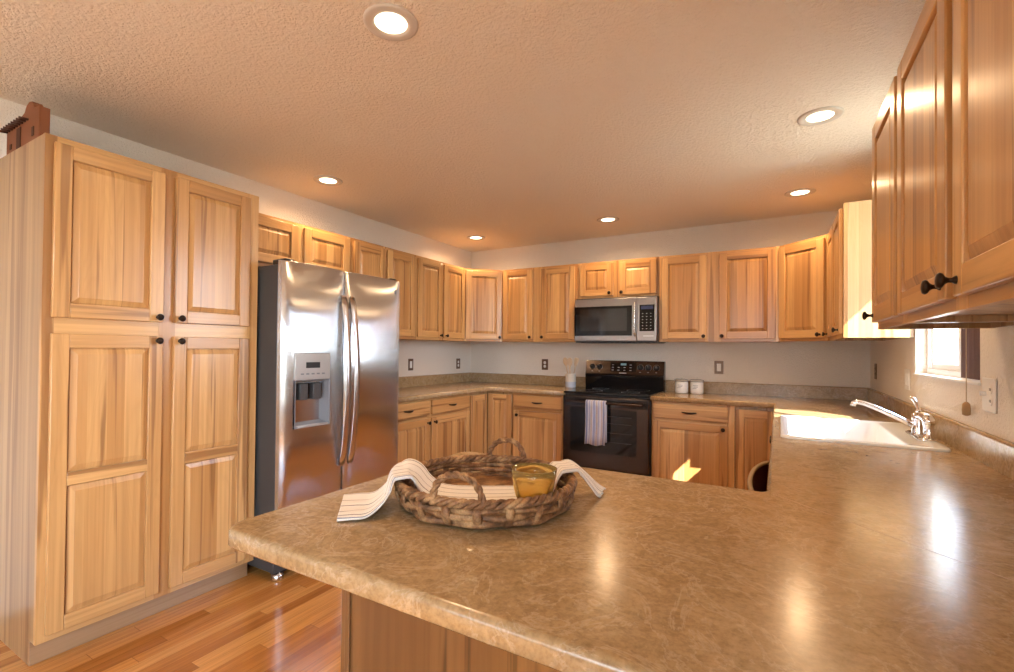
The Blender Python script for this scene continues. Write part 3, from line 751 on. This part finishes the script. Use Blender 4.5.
g = G(); g.box(.004, RWd-.004, -.668, -.6215, .075, .255, 0, .006, 3); g.build('storage_drawer', 'steeld', rg)
for fx in (.05, RWd-.05):
    for fy in (-.56, -.06):
        g = G(); g.lathe([(0, 0), (.02, 0), (.02, .012), (.01, .014), (.01, .035)], (fx, fy, .001), n=12); g.build('foot', 'blackp', rg)
# towel on the oven handle: a folded hanging sheet with uv stripes
def sheet(name, rows, mat, parent=None, thick=.003):
    """rows: list of rows of points; u runs along a row, v over rows"""
    bm = bmesh.new(); uvl = bm.loops.layers.uv.new('UVMap'); V = [[bm.verts.new(p) for p in r] for r in rows]; n = len(rows[0])
    for j in range(len(rows)-1):
        for i in range(n-1):
            f = bm.faces.new((V[j][i], V[j][i+1], V[j+1][i+1], V[j+1][i])); f.smooth = True
            for lp, (a, b) in zip(f.loops, ((i, j), (i+1, j), (i+1, j+1), (i, j+1))): lp[uvl].uv = (a/(n-1), b/(len(rows)-1))
    me = bpy.data.meshes.new(name); bm.to_mesh(me); bm.free(); me.materials.append(M[mat])
    o = bpy.data.objects.new(name, me); COL.objects.link(o); o.parent = parent
    if thick:
        md = o.modifiers.new('thickness', 'SOLIDIFY'); md.thickness = thick; md.offset = 0
    return o
rows = []
prof = [(-.700, .50), (-.699, .58), (-.698, .66), (-.698, .74), (-.699, .80), (-.7005, .838), (-.7075, .852), (-.718+.0, .858), (-.731, .854), (-.7405, .842), (-.742, .80), (-.743, .72), (-.744, .64), (-.745, .56), (-.746, .478)]
for j, (y, z) in enumerate(prof):
    r = []
    for i in range(29):
        u = i/28; wv = .0035*math.sin(u*19+.6*j*.2)*(.25 if 5 <= j <= 9 else 1)
        r.append((1.4585+.240+.178*u + (.004*math.sin(j*.7) if j > 9 else 0), -.012+y-(wv if j > 9 else -wv*.3)-(.002 if j > 9 else 0), z+(.006*math.sin(u*9) if j == 14 else 0)))
    rows.append(r)
ot = sheet('dish_towel', rows, 'oventowel'); tag(ot, 'blue and white striped dish towel hanging on the oven handle', 'towel')

# ------------------------------------------------------------------ microwave
mw = thing('microwave_oven', 'stainless over the range microwave with black glass door', 'microwave', (1.4605, -.003, 1.366))
MWd, MH = .759, .416
g = G(); g.box(0, MWd, -.375, 0, 0, MH, bev=.003); g.build('case', 'dgrey', mw)
md_ = G(); md_.box(.0, .585, -.405, -.3755, .012, .405, 0, .005, 3); md_ = md_.build('microwave_door', 'steelh', mw)
g = G(); g.box(.0, .545, -.4075, -.404, 0.0605, .334, bev=.001); g.box(.055, .50, -.4085, -.407, .105, .31, 1); g.build('door_window', ['black', 'dkglass'], md_)
g = G(); g.tube([(.572, -.404, .06), (.572, -.425, .065), (.572, -.432, .09), (.572, -.434, .21), (.572, -.432, .33), (.572, -.425, .355), (.572, -.404, .36)], .0085, 10); g.build('door_handle', 'handle', md_)
cp = G(); cp.box(.588, MWd, -.405, -.3755, .012, .405, 0, .005, 3); cp = cp.build('control_panel', 'steelh', mw)
g = G(); g.box(.612, .742, -.4075, -.404, .10, .335, 0, .001)
for i in range(3):
    for j in range(6): g.box(.635+i*.035, .645+i*.035, -.4082, -.4074, .119+j*.027, .124+j*.027, 1)
g.build('keypad', ['black', 'mark'], cp)
g = G(); g.box(.625, .73, -.4082, -.4074, .295, .325); g.build('clock_display', 'screen', cp)
g = G(); g.box(.645, .735, -.4062, -.4045, .052, .062); g.build('brand_mark', 'lgrey', cp)
g = G(); g.box(.01, MWd-.01, -.40, -.02, -.004, 0.0, bev=.001)
for i in range(12): g.box(.05+i*.055, .085+i*.055, -.36, -.30, -.0065, -.0035)
g.build('vent_grille', 'blackp', mw)

# ------------------------------------------------------------------ downlights
spots = [(1.954, -3.502, 'nearest round recessed ceiling light above the peninsula and basket'), (.463, -2.511, 'recessed ceiling light in front of the refrigerator'), (.45, -.601, 'small far recessed ceiling light at the left back corner'),
         (1.847, -.625, 'recessed ceiling light in front of the microwave and range'), (3.272, -.67, 'recessed ceiling light near the right back corner cabinet'), (3.314, -1.949, 'recessed ceiling light above the sink')]
for x, y, lab in spots:
    t = thing('recessed_ceiling_light', lab, 'ceiling light', (x, y, CEIL), 0, 'recessed ceiling lights')
    g = G(); g.lathe([(.097, -.0005), (.096, -.005), (.088, -.008), (.072, -.007), (.058, -.004), (.0575, -.001)], n=40, cap0=False); g.build('trim', 'trimw', t)
    g = G(); g.lathe([(.0, -.0045), (.04, -.004), (.057, -.0025), (.0572, -.0008), (0, -.0008)], n=36); g.build('lens', 'lens', t)
    ld = bpy.data.lights.new('lamp_light', 'AREA'); ld.shape = 'DISK'; ld.size = .10; ld.energy = LAMP_W; ld.color = LAMP_COL; ld.spread = 2.75
    lo = bpy.data.objects.new('lamp_light', ld); COL.objects.link(lo); lo.parent = t; lo.location = (0, 0, -.012)

# ------------------------------------------------------------------ wall plates
def plate(name, label, cat, loc, rotz, w, kinds, mp, mi_, group=None):
    """local: faces -y; kinds: 'o' outlet, 's' rocker, 't' toggle"""
    t = thing(name, label, cat, loc, rotz, group)
    g = G(); g.box(-w/2, w/2, -.006, -.0005, -.058, .058, bev=.003); g.build('cover_plate', mp, t)
    for i, k in enumerate(kinds):
        cx = (i-(len(kinds)-1)/2)*.046
        if k == 's':
            g = G(); g.box(cx-.017, cx+.017, -.0085, -.0055, -.034, .034, bev=.002); g.build('rocker_switch', mi_, t)
        elif k == 't':
            g = G(); g.box(cx-.005, cx+.005, -.022, -.0055, -.004, .012, bev=.002); g.build('toggle_switch', mi_, t)
        else:
            for s in (-1, 1):
                g = G(); g.lathe([(0, .0022), (.013, .002), (.0155, .001), (.0155, 0)], (cx, -.0058, s*.0195), axis='y', n=18)
                so = g.build('socket', mi_, t)
                g = G(); g.box(cx-.0065, cx-.0045, -.0088, -.0078, s*.0195-.004, s*.0195+.005); g.box(cx+.0045, cx+.0065, -.0088, -.0078, s*.0195-.004, s*.0195+.005); g.build('slots', 'blackp', so)
    return t
plate('light_switch', 'bronze framed light switch on left wall beside the refrigerator', 'switch', (0, -1.077, 1.132), R90, .074, 's', 'bplate', 'plate')
plate('power_outlet', 'bronze framed outlet on left wall near the back corner', 'outlet', (0, -.254, 1.126), R90, .074, 'o', 'bplate', 'plate')
plate('power_outlet', 'bronze framed outlet on back wall left of the range', 'outlet', (.968, 0, 1.134), 0, .074, 'o', 'bplate', 'plate')
plate('light_switch', 'bronze framed light switch on back wall above the white canisters', 'switch', (2.681, 0, 1.148), 0, .074, 's', 'bplate', 'plate')
plate('power_outlet', 'bronze framed outlet on right wall near the back corner', 'outlet', (RW, -.265, 1.155), RM90, .074, 'o', 'bplate', 'bplate')
plate('light_switch', 'white switch plate on right wall between outlet and window', 'switch', (RW, -1.285, 1.145), RM90, .115, 'ss', 'plate', 'plate')
plate('power_outlet', 'white double plate with toggle and sockets right of the window', 'outlet', (RW, -2.50, 1.148), RM90, .120, 'to', 'plate', 'plate')

# ------------------------------------------------------------------ crock with utensils, canisters
CX, CY = 1.325, -.155
ck = thing('utensil_crock', 'cream utensil crock with pale blue band left of the range', 'crock', (CX, CY, .9146))
g = G(); g.lathe([(0, 0), (.050, 0), (.053, .004), (.053, .055), (.053, .056)], n=28); g.build('glazed_band', 'bluec', ck)
g = G(); g.lathe([(.053, .0565), (.053, .13), (.056, .136), (.056, .142), (.050, .142), (.048, .135), (.048, .062), (0, .06)], n=28); g.build('pot', 'ceramic', ck)
def utensil(name, label, dx, dy, lx, ly, kind):
    o = thing(name, label, 'utensil', (CX, CY, .9146), 0, 'wooden utensils in the crock')
    a = Vector((dx, dy, .067)); b = Vector((lx, ly, .30)); d = (b-a)
    g = G(); g.tube([a, a+d*.45, a+d*.70], [.007, .0065, .006], 10); 
    g.build('shaft', 'spoonwood', o)
    g = G(); h0 = a+d*.76; h1 = b
    g.tube([a+d*.62, a+d*.68, a+d*.8, a+d*.93, b], [.006, .017, .027 if kind != 'f' else .022, .025, .010 if kind != 'f' else .023], 12, flat=(.28, 1.0)); g.build('head', 'spoonwood', o)
utensil('wooden_spoon', 'wooden spoon leaning left in the cream crock', -.020, .005, -.075, .02, 's')
utensil('wooden_spatula', 'wooden spatula leaning right in the cream crock', .020, .005, .062, .01, 'f')
utensil('wooden_spoon', 'shorter wooden spoon standing upright in the cream crock', 0, -.018, .005, -.04, 's')
def canister(lab, x, y):
    t = thing('canister', lab, 'canister', (x, y, .9146), 0, 'white canisters')
    g = G(); g.lathe([(0, 0), (.048, 0), (.054, .005), (.055, .02), (.055, .095), (.052, .105), (.047, .108), (.047, .110), (0, .110)], n=30); g.build('jar', 'porc', t)
    g = G(); g.lathe([(0, .110), (.050, .1105), (.052, .114), (.050, .120), (.030, .125), (.010, .126), (.009, .130), (.014, .137), (.010, .143), (0, .144)], n=28); g.build('lid', 'ceramic', t)
    g = G(); g.tube([(.055*math.cos(a), .055*math.sin(a), .108) for a in [i*2*PI/28 for i in range(28)]], .002, 6, loop=True); g.tube([(-.057, 0, .108), (-.056, -.02, .122), (-.03, -.045, .128), (0, -.055, .128), (.03, -.045, .128), (.056, -.02, .122), (.057, 0, .108)], .0018, 6); g.build('wire_bail', 'bronze', t)
    g = G()
    for z, a0, a1 in ((.072, -2.05, -1.25), (.060, -1.95, -1.30), (.048, -2.1, -1.5)):
        g.rings([[(.0556*math.cos(a0+(a1-a0)*i/8), .0556*math.sin(a0+(a1-a0)*i/8), z), (.0556*math.cos(a0+(a1-a0)*i/8), .0556*math.sin(a0+(a1-a0)*i/8), z+.004)] for i in range(9)], 0, False)
    g.build('printed_mark', 'grey', t); return t
canister('white lidded canister closer to the range', 2.392, -.17)
canister('white lidded canister farther from the range', 2.520, -.17)

# ------------------------------------------------------------------ basket, towel, amber glass
BX, BY = 2.5232, -3.7569
BZ = .9148
bs = thing('wicker_basket', 'round shallow woven basket with two loop handles on the peninsula', 'basket', (BX, BY, BZ+.0022))
g = G()
# base disc
g.lathe([(0, .002), (.19, .002), (.194, .006), (.19, .010), (0, .010)], n=48)
NS = 20
def band(g, r, z, th, ph, amp, nw, hh=1.0, n=208):
    pts = []
    for i in range(n):
        a = 2*PI*i/n; rr_ = r+amp*math.sin(nw*a+ph); pts.append((rr_*math.cos(a), rr_*math.sin(a), z+.0015*math.sin(5*a+ph)))
    g.tube(pts, th, 8, loop=True, flat=(1.0, hh))
for r, z, th, ph in ((.197, .0095, .009, 0), (.202, .024, .008, PI), (.206, .037, .007, 0)): band(g, r, z, th, ph, .0055, NS/2)
for i in range(NS):
    a = 2*PI*(i+.5)/NS
    g.tube([((.196+.0)*math.cos(a), .196*math.sin(a), .004), (.2085*math.cos(a), .2085*math.sin(a), .014), (.2155*math.cos(a), .2155*math.sin(a), .030), (.2145*math.cos(a), .2145*math.sin(a), .047)], .0095, 8, flat=(1.0, .45))
g.build('woven_side', 'wicker', bs)
g = G()
for ph in (0, 2*PI/3, 4*PI/3):
    pts = []
    for i in range(216):
        a = 2*PI*i/216; w = 22*a+ph; rr_ = .2105+.0065*math.cos(w); pts.append((rr_*math.cos(a), rr_*math.sin(a), 0.0535+.0055*math.sin(w)))
    g.tube(pts, .0058, 8, loop=True)
g.build('braided_rim', 'wicker', bs)
def loop_handle(ang, hgt, half):
    g = G(); core = []
    for i in range(33):
        t = i/32; a = ang+half*(1-2*t)*1.0; s = math.sin(PI*t)
        bul = math.cos(PI*t)
        a = ang+half*bul*1.05
        core.append(Vector((.2125*math.cos(a), .2125*math.sin(a), .046+hgt*s**.75)))
    for ph in (0, PI):
        pts = []
        for i, p in enumerate(core):
            d = (core[min(i+1, 32)]-core[max(i-1, 0)]).normalized(); ra = Vector((math.cos(ang), math.sin(ang), 0)); bb = d.cross(ra).normalized()
            pts.append(p+ra*.0034*math.cos(i*.9+ph)+bb*.0034*math.sin(i*.9+ph))
        g.tube(pts, .0052, 8)
    g.build('loop_handle', 'wicker', bs)
loop_handle(math.radians(285), .066, math.radians(14))
loop_handle(math.radians(105), .062, math.radians(13.5))
# striped towel lying through the basket: pairs (far edge, near edge)
st = [((2.216, -3.928, .920), (2.340, -4.060, .920)), ((2.245, -3.905, .9215), (2.362, -4.042, .9215)), ((2.278, -3.880, .926), (2.385, -4.018, .924)),
      ((2.300, -3.850, .958), (2.398, -3.985, .945)), ((2.312, -3.825, .992), (2.402, -3.955, .974)), ((2.326, -3.805, .9985), (2.408, -3.934, .984)),
      ((2.348, -3.788, .986), (2.420, -3.915, .976)), ((2.372, -3.775, .955), (2.436, -3.902, .953)), ((2.405, -3.760, .936), (2.464, -3.885, .937)), ((2.48, -3.718, .931), (2.535, -3.845, .932)),
      ((2.56, -3.665, .931), (2.61, -3.79, .931)), ((2.608, -3.628, .938), (2.662, -3.735, .936)), ((2.632, -3.606, .972), (2.690, -3.690, .955)), ((2.655, -3.588, .994), (2.712, -3.658, .982)),
      ((2.675, -3.575, .993), (2.727, -3.640, .980)), ((2.703, -3.556, .966), (2.742, -3.618, .950)), ((2.735, -3.535, .932), (2.752, -3.598, .924)), ((2.752, -3.522, .920), (2.758, -3.590, .919))]
def cr(p, t):
    n = len(p)-1; i = min(int(t*n), n-1); f = t*n-i
    a, b, c, d = [Vector(p[max(0, min(n, i+q))]) for q in (-1, 0, 1, 2)]
    return .5*((2*b)+(c-a)*f+(2*a-5*b+4*c-d)*f*f+(3*b-a-3*c+d)*f**3)
def sstep(a, b, x): x = max(0, min(1, (x-a)/(b-a))); return x*x*(3-2*x)
def zmin(p):
    r = math.hypot(p.x-BX, p.y-BY); lo = .9285 if r < .2 else .9165
    return lo + (.9885-lo)*(sstep(.15, .19, r) if r < .2 else 1-sstep(.226, .255, r))
Lf = [s_[0] for s_ in st]; Ln = [s_[1] for s_ in st]; rows = []
NJ = 110
for j in range(NJ+1):
    t = j/NJ; A = cr(Lf, t); B = cr(Ln, t); r = []
    tent = max(0, (t-.74)/.26)*.014*min(1, (1-t)*6+.35)
    for i in range(31):
        u = i/30
        if u <= .72: q = u/.72; p = A.lerp(B, q); p.z += .0015+.0022*math.sin(q*17+t*9)*(.6+.4*math.sin(t*23)) + tent*math.sin(PI*q)
        else: q = 1-(u-.72)/.28*.55; p = A.lerp(B, q); p.z += -.0052*min(1, (1-q)*14) + tent*math.sin(PI*q)*.8
        p.z = max(p.z, zmin(p) + (.0052 if u <= .72 else 0))
        r.append(p)
    rows.append(r)
tw = sheet('kitchen_towel', rows, 'towel', thick=.0022); tag(tw, 'white kitchen towel with dark stripes draped through the wicker basket', 'towel')
gl = G(); nf = 16
pr = [(.0, .004, 0), (.030, .0, 0), (.036, .004, 0), (.0415, .020, .05), (.046, .040, .05), (.0495, .058, .0), (.052, .078, 0), (.0495, .078, 0), (.047, .058, 0), (.0385, .020, 0), (.033, .009, 0), (0, .009, 0)]
rr = []
for r_, z, fz in pr: rr.append([(r_*(1+fz*math.cos(a*8))*math.cos(a), r_*(1+fz*math.cos(a*8))*math.sin(a), z) for a in [2*PI*i/64 for i in range(64)]])
gl.rings(rr, 0, True, False, False, True)
go = gl.build('glass_bowl', 'amber', None, (2.667, -3.783, .9405)); tag(go, 'amber glass candle bowl sitting on the towel inside the basket', 'bowl')

# ------------------------------------------------------------------ half round bin hanging behind the peninsula
hb = thing('hanging_bin', 'tan rimmed half round bin hanging behind the peninsula under the sink counter', 'bin', (RW-.634, -2.78, .585))
g = G(); o_, i_ = [], []
def half(a, b, n=20): return [(-a*math.sin(PI*k/n), b*math.cos(PI*k/n)) for k in range(n+1)]
def hr(a, b, z): return [(x, y, z) for x, y in half(a, b)]
g.rings([hr(.055, .29, 0), hr(.070, .33, .24)], 0, False); g.bm.faces.new([g.bm.verts.new(p) for p in hr(.055, .29, 0)])
g.rings([[(0, .33, .24), (0, .29, 0)], [(0, -.33, .24), (0, -.29, 0)]], 0, False)
g.build('tub', 'red', hb)
g = G(); g.tube([(x-.004, y, .243) for x, y in half(.070, .33, 28)], .008, 10); g.build('rim', 'tan', hb)

# ------------------------------------------------------------------ clay pueblo on the pantry
pu = thing('pueblo_figurine', 'small terracotta pueblo house figurine on top of the pantry cabinet', 'figurine', (.10, -3.990, 2.1345))
g = G()
pr = [(0, 0), (.392, 0), (.392, .150), (.335, .153), (.330, .168), (.305, .190), (.275, .196), (.245, .188), (.225, .168), (.222, .156), (.14, .146), (.135, .138), (.0, .132)]
g.prism(pr, 0, .036, axis='y', bev=.003); g.build('adobe_wall', 'terra', pu, (0, -.036, 0))
for dx, z0, z1, w in ((.135, 0, .108, .050), (.315, .035, .075, .024), (.05, .03, .055, .022)):
    g = G(); g.box(dx, dx+w, -.0385, -.034, z0+.002, z1); g.build('doorway', 'terrad', pu)
for i in range(9):
    x = .012+i*.032
    g = G(); g.tube([(x, -.033, .120), (x-.002, -.066, .118)], .0055, 8); g.build('roof_beam', 'terrad', pu)
